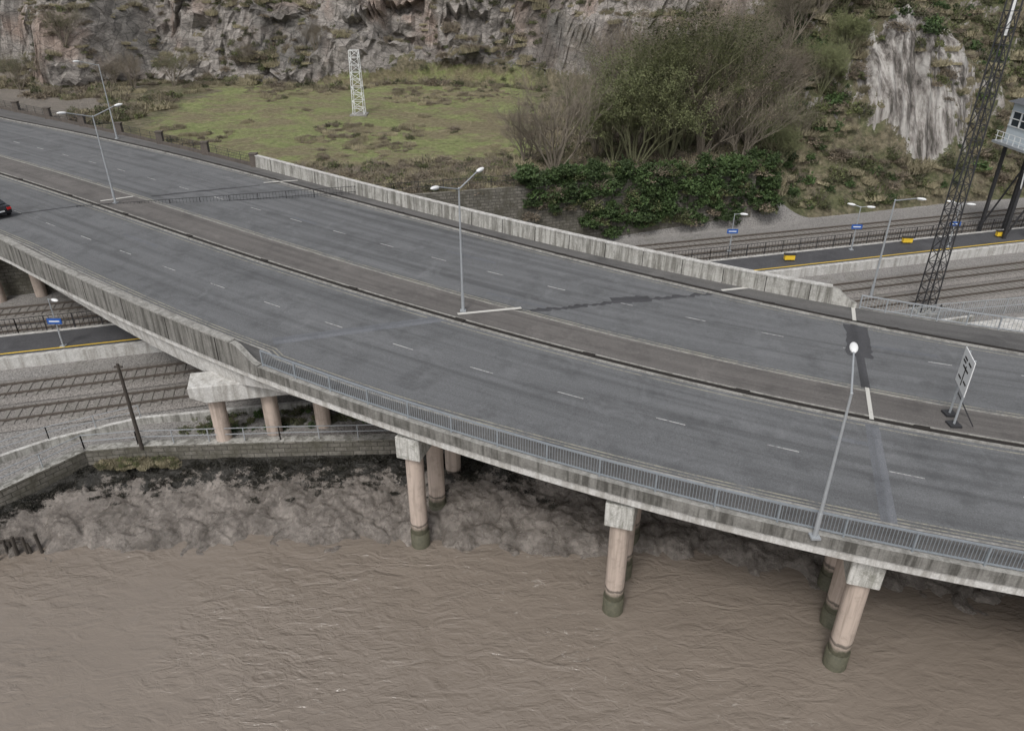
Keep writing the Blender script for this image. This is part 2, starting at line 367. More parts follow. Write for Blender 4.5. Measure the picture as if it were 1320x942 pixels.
# markings
mk=empty('road_markings')
flat('yellow_median_1',lambda s:oD(s)+.22,lambda s:oD(s)+.32,.004,M['yellow'],parent=mk)
flat('yellow_median_2',lambda s:oD(s)+.48,lambda s:oD(s)+.58,.004,M['yellow'],parent=mk)
flat('yellow_near_1',lambda s:oBB(s)-.05,lambda s:oBB(s)+.04,.004,M['yellow'],parent=mk)
flat('yellow_near_2',lambda s:oBB(s)+.2,lambda s:oBB(s)+.29,.004,M['yellow'],parent=mk)
flat('yellow_centre',lambda s:-.42,lambda s:-.33,.004,M['yellow'],parent=mk)
flat('yellow_far',lambda s:oE(s)-.4,lambda s:oE(s)-.31,.004,M['yellow'],parent=mk)
mb=MB()
for f,ph,wd_ in((dF,0,.045),(dN,1.7,.035)):
    for s in np.arange(-90+ph,60,5.5):
        mb.quadpts([P(s,f(s)-wd_,.005),P(s+1.5,f(s+1.5)-wd_,.005),P(s+1.5,f(s+1.5)+wd_,.005),P(s,f(s)+wd_,.005)])
mb.obj('lane_dashes',[M['white']],parent=mk)
def strip(name,pa,pb,wd,h,mat,parent,n=14,jag=0.):
    a=Vector(ondeck(*pa)).to_3d(); b=Vector(ondeck(*pb)).to_3d(); d=(b-a).normalized(); nn=Vector((-d.y,d.x,0)); mb=MB(); uv=[]
    for i in range(n+1):
        p=a.lerp(b,i/n)+nn*random.uniform(-1,1)*jag*wd*.5; w_=wd*(1+random.uniform(-jag,jag))/2
        for sgn in(-1,1):
            q=p+nn*sgn*w_; mb.v.append((q.x,q.y,dz(q.x)+h)); uv.append((i*.5,sgn*w_))
    for i in range(n): mb.face((2*i,2*i+2,2*i+3,2*i+1))
    return mb.obj(name,[mat],parent=parent,uv=uv)
strip('joint_near',(352,440),(582,409),.9,.006,M['patchblue'],road)
strip('joint_median',(590,407),(672,399),.3,.136,M['pale'],med)
strip('patch_far_1',(684,401),(800,389),.4,.006,M['patchdark'],road,jag=.7,n=30)
strip('patch_far_2',(788,387),(838,385),1.1,.008,M['patchdark'],road,jag=.15)
strip('patch_far_3',(836,386),(925,378),.4,.006,M['patchdark'],road,jag=.7,n=24)
strip('joint_far_foot',(930,376),(978,371),.3,.121,M['pale'],pav)
strip('joint_left_near',(0,279),(105,265),.3,.006,M['patchdark'],road,jag=.3)
strip('joint_left_median',(130,261),(172,255),.3,.136,M['pale'],med)
strip('joint_left_far',(195,253),(335,239),.4,.006,M['patchdark'],road,jag=.5)
strip('joint_left_foot',(340,237),(384,234),.25,.121,M['pale'],pav)
strip('joint_right_near',(1150,694),(1124,548),.7,.006,M['patchblue'],road)
strip('joint_right_median',(1123,543),(1117,502),.22,.136,M['pale'],med)
strip('patch_right_far',(1108,460),(1103,420),1.5,.008,M['patchdark'],road,jag=.1)
strip('joint_right_far',(1116,500),(1101,418),.5,.006,M['patchdark'],road)
strip('joint_right_foot',(1101,415),(1099,396),.25,.121,M['pale'],pav)
for k in range(6):
    s=random.uniform(-45,25); o=random.choice([random.uniform(-9,-2),random.uniform(5,11)])
    mb=MB(); L_=random.uniform(1.5,5); w_=random.uniform(.25,.5)
    mb.v=[P(s,o,.0065),P(s+L_,o,.0065),P(s+L_,o+w_,.0065),P(s,o+w_,.0065)]; mb.face((0,1,2,3)); mb.obj('tarmac_repair',[M['patchblue']],parent=road,uv=[(0,0),(L_,0),(L_,w_),(0,w_)])
# ------------------------------------------------------------------ parapets
nw=sweep('concrete_parapet_wall',[lambda s:(oA(s)+.02,.09),lambda s:(oA(s)+.0,1.05),lambda s:(oA(s)-.38,1.05),lambda s:(oA(s)-.40,-.55),lambda s:(oA(s)+.0,-.55)],[M['concdark'],M['conc'],M['kerb']],S0,s_par-1.6,closed=True,mi=[0,2,0,0,0])
sweep('parapet_end',[lambda s:(oA(s)+.02,.09),lambda s:(oA(s)+.0,1.05-.9*sm(s_par-1.6,s_par+.3,s)),lambda s:(oA(s)-.38,1.05-.9*sm(s_par-1.6,s_par+.3,s)),lambda s:(oA(s)-.40,-.55),lambda s:(oA(s)+.0,-.55)],[M['concdark'],M['conc'],M['kerb']],s_par-1.6,s_par+.3,step=.2,closed=True,mi=[0,2,0,0,0],parent=nw)
mb=MB()
for s in np.arange(S0,s_par-2,4.6):
    mb.quadpts([P(s,oA(s)-.406,-.54),P(s+.09,oA(s)-.406,-.54),P(s+.09,oA(s)-.386,1.04),P(s,oA(s)-.386,1.04)])
mb.obj('panel_joints',[M['slot']],parent=nw)
sweep('wall_coping',[lambda s:(oA(s)+.06,1.05),lambda s:(oA(s)+.06,1.15),lambda s:(oA(s)-.44,1.15),lambda s:(oA(s)-.44,1.05)],[M['kerb']],S0,s_par-1.7,closed=True,parent=nw)
fw=sweep('concrete_parapet_wall',[lambda s:(oF(s)-.05,.1),lambda s:(oF(s)+.02,1.35-.9*sm(s_pf1-2,s_pf1,s)),lambda s:(oF(s)+.37,1.35-.9*sm(s_pf1-2,s_pf1,s)),lambda s:(oF(s)+.40,-.6)],[M['conc'],M['kerb']],s_pf0,s_pf1,step=.5,closed=True,mi=[0,1,0,0])
mb=MB()
for s in np.arange(s_pf0+3,s_pf1-2.5,3.6):
    mb.quadpts([P(s,oF(s)-.056,.12),P(s+.06,oF(s)-.056,.12),P(s+.06,oF(s)+.01,1.3),P(s,oF(s)+.01,1.3)])
mb.obj('panel_joints',[M['slot']],parent=fw)
sweep('wall_coping',[lambda s:(oF(s)-.02,1.35),lambda s:(oF(s)-.02,1.45),lambda s:(oF(s)+.41,1.45),lambda s:(oF(s)+.41,1.35)],[M['conclight']],s_pf0,s_pf1-2.1,closed=True,parent=fw)
def railing(name,of,s0,s1,h,mats,post=2.45,bar=.125,base=.1,thick=1.):
    mb=MB(); m=int((s1-s0)/post)
    for i in range(m+1):
        s=s0+i*post
        a=P(s,of(s),base); mb.bar(a,(a[0],a[1],a[2]+h+.03),.1*thick,.08*thick)
        if i<m:
            for hh,tk in((h,.085),(.13,.06)):
                mb.bar(P(s,of(s),base+hh),P(s+post,of(s+post),base+hh),.07*thick,tk*thick)
            nb=int(post/bar)
            for j in range(1,nb):
                q=s+post*j/nb; b=P(q,of(q),base+.13); mb.bar(b,(b[0],b[1],b[2]+h-.13),.022*thick,.022*thick)
    return mb.obj(name,mats)
railing('metal_railing',lambda s:oA(s)-.12,s_par+.5,S1-10,1.0,[M['rail_steel']])
railing('metal_railing',lambda s:oF(s)+.15,s_pf1+.3,S1-10,1.0,[M['steel']],post=2.0,bar=.25)
mb=MB()
of2=lambda s:oF(s)+.1
for i,s in enumerate(np.arange(s_pf0,S0+3,-8.6)):
    a=P(s,of2(s),.1); mb.box((a[0],a[1],a[2]+.65),(.75,.6,1.5),m=0); mb.box((a[0],a[1],a[2]+1.45),(.9,.75,.12),m=0)
sw=sweep('boundary_wall',[lambda s:(of2(s)-.15,.1),lambda s:(of2(s)-.15,.45),lambda s:(of2(s)+.15,.45),lambda s:(of2(s)+.15,-.3)],[M['brown']],S0,s_pf0-.3,closed=True)
mb.obj('posts',[M['brown']],parent=sw)
mb=MB()
for s in np.arange(S0+2,s_pf0-.5,2.1):
    a=P(s,of2(s),.4); mb.bar(a,(a[0],a[1],a[2]+1.0),.05,.05)
for s in np.arange(S0+2,s_pf0-.5,1.):
    for hh in(.75,1.1,1.38): mb.bar(P(s,of2(s),hh),P(s+1,of2(s+1),hh),.03,.03)
for s in np.arange(S0+2,s_pf0-.5,.3):
    a=P(s,of2(s),.4); mb.bar(a,(a[0],a[1],a[2]+.95),.018,.018)
mb.obj('wire_fence',[M['dsteel']])
# ------------------------------------------------------------------ piers
def pier(base,dirv,spacing,n,r,ztop,capw,z0,caph=1.3,ext=.9,cm='cap',taper=1.):
    d=Vector((dirv[0],dirv[1],0)).normalized(); root=empty('bridge_pier')
    mb=MB()
    for i in range(n):
        p=Vector((base[0],base[1],0))+d*spacing*i; zt=dz(p.x)-ztop
        mb.tube((p.x,p.y,z0),(p.x,p.y,zt-caph+.02),r,r,28,cap=False)
        mb.tube((p.x,p.y,z0),(p.x,p.y,1.05),r+.05,r+.05,28,cap=True)
    o=mb.obj('columns',[M['column']],parent=root,smooth=False)
    for pl in o.data.polygons: pl.use_smooth=len(pl.vertices)==4
    mb=MB()
    a=Vector((base[0],base[1],0))-d*ext; b=Vector((base[0],base[1],0))+d*(spacing*(n-1)+ext)
    nn=Vector((-d.y,d.x,0))*capw/2
    ring=[]
    for p,off in((a,0),(a+d*.9,1)):
        zt=dz(p.x)-ztop; zb=zt-caph*(taper if not off else 1.)
        ring.append([(p+nn)+Vector((0,0,zt)),(p-nn)+Vector((0,0,zt)),(p-nn)+Vector((0,0,zb)),(p+nn)+Vector((0,0,zb))])
    zt=dz(b.x)-ztop; ring.append([(b+nn)+Vector((0,0,zt)),(b-nn)+Vector((0,0,zt)),(b-nn)+Vector((0,0,zt-caph)),(b+nn)+Vector((0,0,zt-caph))])
    for r_ in ring:
        for q in r_: mb.v.append(tuple(q))
    for i in range(2):
        for j in range(4): mb.face((i*4+j,(i+1)*4+j,(i+1)*4+(j+1)%4,i*4+(j+1)%4))
    mb.face((0,1,2,3)); mb.face((11,10,9,8))
    ob=mb.obj('crosshead',[M[cm]],parent=root)
    bv=ob.modifiers.new('b','BEVEL'); bv.width=.05
    return root
for bp in((-5.4,33.0),(5.35,27.95),(15.8,24.5),(26.6,21.3)):
    pier(bp,(.3,.95),2.7,9,.50,1.45,1.4,-2,1.4,.75)
pier((-18.7,39.5),(1,.28),3.15,12,.50,2.3,2.0,2.6,1.2,1.3,'conclight',.6)
pier((-50,60.5),(1,.45),3.3,11,.5,1.45,1.8,2.6)
# ------------------------------------------------------------------ terrain
ycx=[-400,-140,-105,-75,-50,-36,-10,5,15,28,40,120,400]; ycy=[170,150,142,131,134,137,134,130,120,108,112,140,200]
def fb(x,y,z,o=4): return mn.fractal(Vector((x,y,z)),1.,2.,o)
def ridge(x,y,z): return 1-2*abs(mn.noise(Vector((x,y,z))))
def ycliff(x): return np.interp(x,ycx,ycy)+9*mn.noise(Vector((x*.032,1.3,0)))+5*ridge(x*.06,7.3,0)-3
PX,PB=55.,12.5
def hill(x,y):
    b=y-(77+.28*x)
    if b<0: 
        return 3.0+.06*fb(x*.3,y*.3,0,2), 0.,0.
    w=sm(25,37,x)
    c=y-ycliff(x)
    zl=9.2+.045*min(b,70)+.35*fb(x*.12,y*.12,2,3)
    cl=0
    if c>0:
        n1=fb(x*.06,y*.03,5,4)
        rise=c*(1.55+.8*n1)
        T=10.
        rise=rise+T/6.283*1.05*math.sin(rise/T*6.283+5*mn.noise(Vector((x*.03,y*.03,9)))+x*.05)
        top=36+6*mn.noise(Vector((x*.02,3,0)))
        if rise>top: rise=top+(rise-top)*.12
        zl+=max(0,rise)+sm(0,4,c)*1.6*fb(x*.2,y*.2,1,4); cl=sm(0,2,c)
    zr=3.0+ .92*b*(1+.35*fb(x*.06,y*.04,3,3))+.9*fb(x*.16,y*.16,4,4)*sm(0,5,b)
    if zr>36: zr=36+(zr-36)*.15
    pw=math.exp(-((x-PX)/9)**2-((b-PB)/7.)**2)
    xx=x-.25*b
    zr+=pw*(2.2+2.2*ridge(xx*.33,b*.03,2)+1.5*ridge(xx*.8,b*.05,4))
    z=zl*(1-w)+zr*w
    if x<-5 and b>-2:
        s,o=proj((x,y))
        if oA(s)-1<o<oF(s)+.6: z=min(z,dz(x)-.35)
    return z, cl*(1-w), w
gx=np.concatenate([np.linspace(-420,-116,30),np.arange(-112,38,.62),np.arange(38,74,.33),np.arange(74,100,.62),np.linspace(104,420,30)])
gy0=np.concatenate([np.linspace(-39,-2,10),[-.6,0,.01],np.arange(.6,18,.6),np.arange(18,90,.5),np.linspace(92,330,28)])
V=[];zone=[];pal=[]
for x in gx:
    base=77+.28*max(-140,min(x,140))
    for b in gy0:
        y=base+b
        if b<0: y=39.6+(base-39.6)*((b+39)/39.)
        z,cl,w_=hill(x,y)
        if abs(x)>140 and b>=0: z,cl,w_=hill(math.copysign(140,x),y)
        yy=y; x2=x
        amt=max(cl,.4*w_*sm(4,10,b)) if b>0 else 0
        if amt>0 and abs(x)<116:
            q=Vector((x*.16+z*.10,z*.22-x*.06,y*.05)); d1,p1=mn.voronoi(q); q2=Vector((x*.5+z*.3,z*.6-x*.2,y*.15)); d2,p2=mn.voronoi(q2)
            yy=y+amt*(3.0*fb(x*.07+z*.03,z*.05,4,3)+3.2*mn.noise(p1[0]*4.7)+1.3*mn.noise(p2[0]*4.1)-1.5*ridge(x*.10+z*.07,z*.03,3))
            z+=amt*.5*mn.noise(p2[0]*3.3)
        V.append((x2,yy,z))
        if b<0: zone.append((0,0,1,1)); pal.append(0)
        else:
            px_=w_*math.exp(-(((x-PX)/9.)**2)-((b-PB)/8.)**2)
            px_*=1.0+1.2*fb(x*.12,b*.12,6,3)
            rock=cl*.96+max(0,px_)*1.05+ .42*w_*sm(4,14,b)
            lw=(1-w_)*sm(9,15,b)*(1-cl)*sm(-58,-42,x)*(1-sm(-1,9,x))*.84
            gv=(1-w_)*(1-cl)*(1-sm(-58,-48,x+ .1*b))*.65
            zone.append((rock,lw,gv,1)); pal.append(max(0,min(1,px_*1.7+.35*w_*sm(4,12,b))))
nx,ny=len(gx),len(gy0)
Fq=[(i*ny+j,(i+1)*ny+j,(i+1)*ny+j+1,i*ny+j+1) for i in range(nx-1) for j in range(ny-1)]
me=bpy.data.meshes.new('terrain'); me.from_pydata(V,[],Fq)
ca=me.color_attributes.new('zone','FLOAT_COLOR','POINT'); ca.data.foreach_set('color',np.array(zone,dtype=np.float32).ravel())
pa=me.attributes.new('pale','FLOAT','POINT'); pa.data.foreach_set('value',np.array(pal,dtype=np.float32))
me.materials.append(M['hill']); me.materials.append(M['gravel'])
mi=[1 if gy0[j]<-.5 else 0 for i in range(nx-1) for j in range(ny-1)]
me.polygons.foreach_set('material_index',mi)
me.polygons.foreach_set('use_smooth',[zone[i*ny+j][0]<.6 for i in range(nx-1) for j in range(ny-1)])
to=bpy.data.objects.new('terrain_hillside',me); SC.collection.objects.link(to)
from mathutils.bvhtree import BVHTree
bvh=BVHTree.FromPolygons(V,Fq)
def gz(x,y):
    r=bvh.ray_cast(Vector((x,y,80)),Vector((0,0,-1)))
    return r[0].z if r[0] is not None else 3.,(r[1] if r[0] is not None else Vector((0,0,1)))
# ------------------------------------------------------------------ water
mb=MB(); mb.quadpts([(-900,-900,0),(900,-900,0),(900,45,0),(-900,45,0)]); mb.obj('river_water',[M['water']])
# ------------------------------------------------------------------ quay wall
QW=[(-420,-20),(-60,12),(-36,28.5),(-30,34.0),(-27,38.0),(-24,38.5),(-15,39.0),(-7.5,39.3),(20,39.5),(70,39.6),(420,39.6)]
def poly_wall(name,pts,z0,z1,th,mats,inward=1,parent=None,mi=(0,1)):
    mb=MB(); uv=[]; L=0
    n=len(pts)
    for i in range(n-1):
        a=Vector(pts[i]);b=Vector(pts[i+1]); d=(b-a); l=d.length; d.normalize(); nn=Vector((-d.y,d.x))*th*inward
        k=len(mb.v)
        for p,u in((a,L),(b,L+l)):
            for q,z in((p,z0),(p,z1),(p+nn,z1),(p+nn,z0)):
                mb.v.append((q.x,q.y,z)); uv.append((u,z))
        mb.face((k,k+4,k+5,k+1),mi[0]);mb.face((k+1,k+5,k+6,k+2),mi[1]);mb.face((k+2,k+6,k+7,k+3),mi[0]); mb.face((k,k+1,k+2,k+3),mi[0]); mb.face((k+4,k+7,k+6,k+5),mi[0])
        L+=l
    return mb.obj(name,mats,uv=uv,parent=parent)
poly_wall('quay_wall',QW,-2,3.12,.7,[M['stone'],M['conc']])
mb=MB()
mb.v=[(x,y+.1,3.0) for x,y in QW[:7]]+[(-15,39.7,3.0),(-420,39.7,3.0)]
mb.face(tuple(range(len(mb.v)))); mb.obj('quay_ground',[M['gravel']])
P2=[(-40,29.5),(-36,33),(-29.6,38.6),(-24.9,41.2),(-14.5,43.2),(0,46.5),(40,57.5)]
poly_wall('low_boundary_wall',P2,2.9,3.5,.3,[M['conc'],M['conclight']])
def rail_line(name,pts,z,h,mats,post=2.2,rails=(1.,.55),t=.05,vert=0):
    mb=MB()
    for i in range(len(pts)-1):
        a=Vector(pts[i]);b=Vector(pts[i+1]); l=(b-a).length; n=max(1,int(l/post))
        for j in range(n+1):
            p=a.lerp(b,j/n); mb.bar((p.x,p.y,z),(p.x,p.y,z+h),t,t)
        for r in rails: mb.bar((a.x,a.y,z+h*r),(b.x,b.y,z+h*r),t*.8,t*.8)
        if vert:
            m=int(l/vert)
            for j in range(m): p=a.lerp(b,j/m); mb.bar((p.x,p.y,z+.05),(p.x,p.y,z+h),t*.4,t*.4)
    return mb.obj(name,mats)
rail_line('quay_railing',[(-38,27.5),(-30.2,34.3),(-27.2,38.3),(-24,38.8),(-15,39.3),(-7.5,39.6),(2,39.8)],3.1,1.0,[M['steel']],t=.06)
rail_line('path_railing',[(-40,29.7),(-36,33.2),(-29.6,38.8),(-24.9,41.4)],3.5,.9,[M['steel']],t=.05)
# ------------------------------------------------------------------ mud
mx=np.arange(-42,60,.14); shx=[-60,-36,-29.7,-21.2,-8.4,-.5,8.6,12.5,16.5,30,80]; shy=[18,26.,31.7,32.6,33.2,32.3,32.3,31.4,30.0,28,26]
qx=[p[0] for p in QW]; qy=[p[1] for p in QW]
mt=np.concatenate([np.linspace(-.02,1.15,84),np.linspace(1.2,2.4,8)]); V2=[];wet=[]
for x in mx:
    yw=np.interp(x,qx,qy)+.05; ysv=np.interp(x,shx,shy)+1.3*mn.noise(Vector((x*.3,0,2)))+.5*mn.noise(Vector((x*1.3,0,2)))
    for tt in mt:
        y=yw+(ysv-yw)*tt
        z=2.0-1.6*(tt**1.0)-.4*sm(.85,1.02,tt) if tt<1.02 else -.03-(tt-1.02)*1.4
        a_=sm(-.05,.12,tt)*(1-sm(1.0,1.25,tt)*.8)
        gul=max(0,.26-abs(mn.noise(Vector((x*.55+.9*mn.noise(Vector((x*.5,y*.8,4))),y*.10,7)))))
        rg=.5+.5*mn.noise(Vector((x*.15,y*.2,12)))
        lump=.30*fb(x*.4,y*.6,0,4)+.30*rg*abs(fb(x*1.5,y*1.3,3,3))-1.3*gul*sm(.25,.6,tt)
        d2,p2=mn.voronoi(Vector((x*1.1,y*1.1,0))); lump+=.30*mn.noise(p2[0]*3.7)*(1-sm(.3,.6,tt)) + rg*(.10*mn.noise(p2[0]*2.1)+.10*(.5-min(.5,d2[0])))
        V2.append((x,y,z+a_*lump)); wet.append(1.12-1.6*tt)
n1,n2=len(mx),len(mt)
F2=[(i*n2+j,i*n2+j+1,(i+1)*n2+j+1,(i+1)*n2+j) for i in range(n1-1) for j in range(n2-1)]
me=bpy.data.meshes.new('mud_bank'); me.from_pydata(V2,[],F2); a=me.attributes.new('wet','FLOAT','POINT'); a.data.foreach_set('value',np.array(wet,dtype=np.float32))
me.materials.append(M['mud']); me.polygons.foreach_set('use_smooth',[True]*len(F2)); SC.collection.objects.link(bpy.data.objects.new('mud_bank',me))
mbvh=BVHTree.FromPolygons(V2,F2)
mb=MB()
for i in range(10):
    x=-30.4+i*.34+random.uniform(-.15,.15); y=31.6+i*.10+random.uniform(-.35,.35); mb.tube((x,y,-1),(x+random.uniform(-.12,.12),y+random.uniform(-.1,.1),random.uniform(.6,1.5)),random.uniform(.1,.16),random.uniform(.05,.1),7)
mb.bar((-30.6,32.1,.7),(-28.4,32.5,.9),.1,.16)
mb.obj('timber_piles',[M['wood']])
# ------------------------------------------------------------------ railway  (line Y=Y0+.28X)
rd=Vector((1,.28,0)).normalized(); rn=Vector((-rd.y,rd.x,0))
def RW(u,Y0,z=3.): return Vector((u,Y0+.28*u,z))
def rstrip(name,ya,yb,z,mat,u0=-130,u1=130,parent=None):
    mb=MB(); mb.quadpts([RW(u0,ya,z),RW(u1,ya,z),RW(u1,yb,z),RW(u0,yb,z)]); return mb.obj(name,[mat],parent=parent)
for Y0 in(51.6,55.6,67.4,71.4):
    root=empty('railway_track')
    mb=MB()
    for sgn in(-1,1):
        a=RW(-120,Y0,3.32)+rn*sgn*.75; b=RW(120,Y0,3.32)+rn*sgn*.75; mb.bar(a,b,.085,.15)
    mb.obj('rails',[M['rust']],parent=root)
    mb=MB(); rm=Matrix.Rotation(math.atan2(rd.y,rd.x),3,'Z')
    for k in range(-170,170):
        p=RW(0,Y0,3.2)+rd*k*.7; mb.box(p,(.26,2.5,.10),rm)
    mb.obj('sleepers',[M['sleeper']],parent=root)
    mb=MB(); 
    for a_,b_ in(((-1.9,3.05),(-1.45,3.2)),((-1.45,3.2),(1.45,3.2)),((1.45,3.2),(1.9,3.05))):
        mb.quadpts([RW(-125,Y0,a_[1])+rn*a_[0],RW(125,Y0,a_[1])+rn*a_[0],RW(125,Y0,b_[1])+rn*b_[0],RW(-125,Y0,b_[1])+rn*b_[0]])
    mb.obj('ballast_bed',[M['ballast']],parent=root)
pf=empty('railway_platform')
mb=MB()
mb.bar(RW(-120,59.9,3.45)+rn*0,RW(120,59.9,3.45),.5,.96); mb.bar(RW(-120,64.3,3.45),RW(120,64.3,3.45),.3,.96)
mb.obj('platform_edge',[M['conclight']],parent=pf)
rstrip('platform_surface',60.15,64.1,3.9,M['platform'],-120,120,pf)
rstrip('platform_yellow_line',60.6,60.76,3.905,M['yel'],-120,120,pf)
rail_line('platform_fence',[(RW(u,64.5).x,RW(u,64.5).y) for u in range(-60,101,20)],3.9,1.3,[M['dsteel']],post=2.,t=.06,vert=.35)
mb=MB()
for px,py in((1170,308),(1291,300),(1018,330)):
    p=onz(px,py,4.4); mb.box((p[0],p[1],4.3),(1.,.4,.5),m=0); mb.box((p[0],p[1],4.6),(1.1,.5,.08),m=1)
mb.obj('grit_bins',[M['yel'],M['dsteel']])
mb=MB(); pts=[(34,56),(62,62),(60,56),(40,51)]
mb.quadpts([(x,y,3.06) for x,y in pts]); mb.obj('concrete_yard',[M['conclight']])
rail_line('palisade_fence',[(30,55.5),(37,57.8),(50,60.2),(66,64)],3.,1.5,[M['steel']],post=2.,t=.07,vert=.22)
# ------------------------------------------------------------------ retaining wall below the lawn
poly_wall('retaining_wall',[(-60,60),(28,84.9)],2.8,9.6,.6,[M['stone'],M['stone']],inward=-1)
rail_line('wall_fence',[(-40,66.0),(-12,73.9),(10,80.1)],9.5,1.2,[M['dsteel']],post=2.5,t=.05,vert=.3)
# ------------------------------------------------------------------ street lamps
def lamp(base,z0,height,arms,rad=.1,rise=.6,head=M['wpaint'],name='street_lamp'):
    mb=MB(); x,y=base
    mb.tube((x,y,z0),(x,y,z0+1.3),rad*1.35,rad*1.3,10); mb.box((x,y,z0+.04),(.4,.4,.08))
    mb.tube((x,y,z0+1.3),(x,y,z0+height),rad,rad*.6,10)
    for dx,dy in arms:
        L=math.hypot(dx,dy); e=(x+dx,y+dy,z0+height+rise); mb.tube((x,y,z0+height-.05),e,rad*.55,rad*.45,8)
        d=Vector((dx,dy,rise*.3)).normalized(); rot=d.to_track_quat('X','Z').to_matrix()
        mb.ell(Vector(e)+d*.35,(.42,.17,.11),rot,m=1,nu=12,nv=8)
        mb.box(Vector(e)+d*.3-Vector((0,0,.08)),(.45,.2,.06),rot,m=0)
    mb.ell((x,y,z0+height),(rad*.8,)*3)
    return mb.obj(name,[M['steel'],head],smooth=False)
def nrm(p):
    s,_=proj(p); _,_,tx,ty=cpt(s); return Vector((-ty,tx))
def dk(px,py): return ondeck(px,py,.1)
def top_h(base,z0,py):
    d=ray(660,py); return 30+base[1]*d[2]/d[1]-z0
b=dk(597,401); n=nrm(b)
lamp(b,dz(b[0])+.1,top_h(b,dz(b[0])+.1,243),[(n.x*2.2,n.y*2.2),(-n.x*2.2,-n.y*2.2)],rad=.085)
b=dk(149,262); n=nrm(b); lamp(b,dz(b[0])+.1,top_h(b,dz(b[0])+.1,150),[(n.x*2.2,n.y*2.2),(-n.x*2.2,-n.y*2.2)],rad=.085)
b=dk(151,179); n=nrm(b); lamp(b,dz(b[0])+.1,top_h(b,dz(b[0])+.1,84),[(-n.x*2.2,-n.y*2.2)],rad=.085)
b=dk(1050,692); n=nrm(b); lamp(b,dz(b[0])+.1,top_h(b,dz(b[0])+.1,507),[(n.x*2.4,n.y*2.4)],rad=.08)
b=onz(1122,384,3.); lamp(b,3.,top_h(b,3.,258),[(1.0,-1.6)],rad=.1)
for px,py,hh in((940,324,4.),(1097,322,4.6),(1222,318,4.6),(82,446,4.)):
    p=onz(px,py,3.9); o=lamp(p,3.9,hh,[(.5,-.3),(-.5,.3)] if px>1000 else [(.5,-.3)],rad=.06,rise=.1,name='platform_lamp')
    mb=MB(); mb.box((p[0],p[1]-.12,3.9+hh*.55),(1.1,.06,.45),m=0); mb.box((p[0],p[1]-.155,3.9+hh*.55),(.8,.012,.1),m=1); mb.obj('station_name_sign',[M['blue'],M['wpaint']],parent=o)
mb=MB(); p=onz(183,577,3.); mb.tube((p[0],p[1],2.9),(p[0],p[1],9.1),.13,.09,10); mb.box((p[0],p[1],8.9),(.5,.1,.1)); mb.obj('wooden_pole',[M['wood']])
# ------------------------------------------------------------------ road sign
b=Vector(dk(1229,548)); n=nrm(b); tdir=Vector((n.y,-n.x)); z0=dz(b.x)+.1
mb=MB()
for k in(0,1.15):
    q=b+n*k; mb.tube((q.x,q.y,z0),(q.x,q.y,z0+3.9),.06,.06,10,m=1); mb.box((q.x,q.y,z0+.06),(.6,.6,.12),m=2)
    e=q+tdir*.9; mb.bar((q.x,q.y,z0+1.5),(e.x,e.y,z0+.1),.06,.06,m=2)
c=b+n*.57-tdir*.1; rot=Matrix.Rotation(math.atan2(n.y,n.x),3,'Z')
mb.box((c.x,c.y,z0+2.95),(2.0,.04,2.0),rot,m=0)
c2=c-tdir*.03
mb.box((c2.x,c2.y,z0+2.7),(.09,.02,1.1),rot,m=3); mb.box((c2.x,c2.y,z0+3.1),(1.0,.02,.09),rot,m=3)
for k,zz in((-.45,3.55),(.35,3.55),(-.5,2.5),(.5,2.4),(.45,3.35)): mb.box((c2.x+n.x*k,c2.y+n.y*k,z0+zz),(.5,.02,.09),rot,m=3)
mb.obj('traffic_sign',[M['wpaint'],M['steel'],M['dsteel'],M['slot']])
# ------------------------------------------------------------------ scaffold tower
p=onz(465,163,9.5); z0=gz(*p)[0]; mb=MB(); hw=.8; HT=8.6
for sx_ in(-hw,hw):
    for sy_ in(-hw,hw): mb.bar((p[0]+sx_,p[1]+sy_,z0-.3),(p[0]+sx_*.75,p[1]+sy_*.75,z0+HT),.07,.07)
lv=9
for k in range(lv):
    za=z0+HT*k/lv; zb=z0+HT*(k+1)/lv; f=1-.25*k/lv
    c=[(-hw*f,-hw*f),(hw*f,-hw*f),(hw*f,hw*f),(-hw*f,hw*f)]
    for i in range(4):
        a=c[i];b=c[(i+1)%4]
        mb.bar((p[0]+a[0],p[1]+a[1],zb),(p[0]+b[0],p[1]+b[1],zb),.05,.05)
        if k%2: a,b=b,a
        mb.bar((p[0]+a[0],p[1]+a[1],za),(p[0]+b[0],p[1]+b[1],zb),.05,.05)
mb.box((p[0],p[1],z0),(2.4,2.4,.25),m=1); mb.obj('lattice_tower',[M['wpaint'],M['kerb']])
# ------------------------------------------------------------------ big lattice mast
p=onz(1190,402,3.); mb=MB(); HT=25; w0,w1=.58,.36
def wd(z): return w0+(w1-w0)*z/HT
for sx_ in(-1,1):
    for sy_ in(-1,1): mb.bar((p[0]+sx_*w0,p[1]+sy_*w0,3),(p[0]+sx_*w1,p[1]+sy_*w1,3+HT),.1,.1)
z=0
while z<HT-1:
    st=1.15; a=wd(z);b=wd(z+st)
    for q0,q1 in(((-1,-1),(1,-1)),((1,-1),(1,1)),((1,1),(-1,1)),((-1,1),(-1,-1))):
        mb.bar((p[0]+q0[0]*a,p[1]+q0[1]*a,3+z),(p[0]+q1[0]*b,p[1]+q1[1]*b,3+z+st),.045,.045)
        mb.bar((p[0]+q0[0]*b,p[1]+q0[1]*b,3+z+st),(p[0]+q1[0]*b,p[1]+q1[1]*b,3+z+st),.045,.045)
    z+=st
mb.tube((p[0],p[1],3+HT-2.5),(p[0],p[1],3+HT+2),.14,.12,10,m=1); mb.box((p[0],p[1],3),(2.,2.,.4),m=2)
mb.obj('lattice_mast',[M['dsteel'],M['wpaint'],M['conc']])
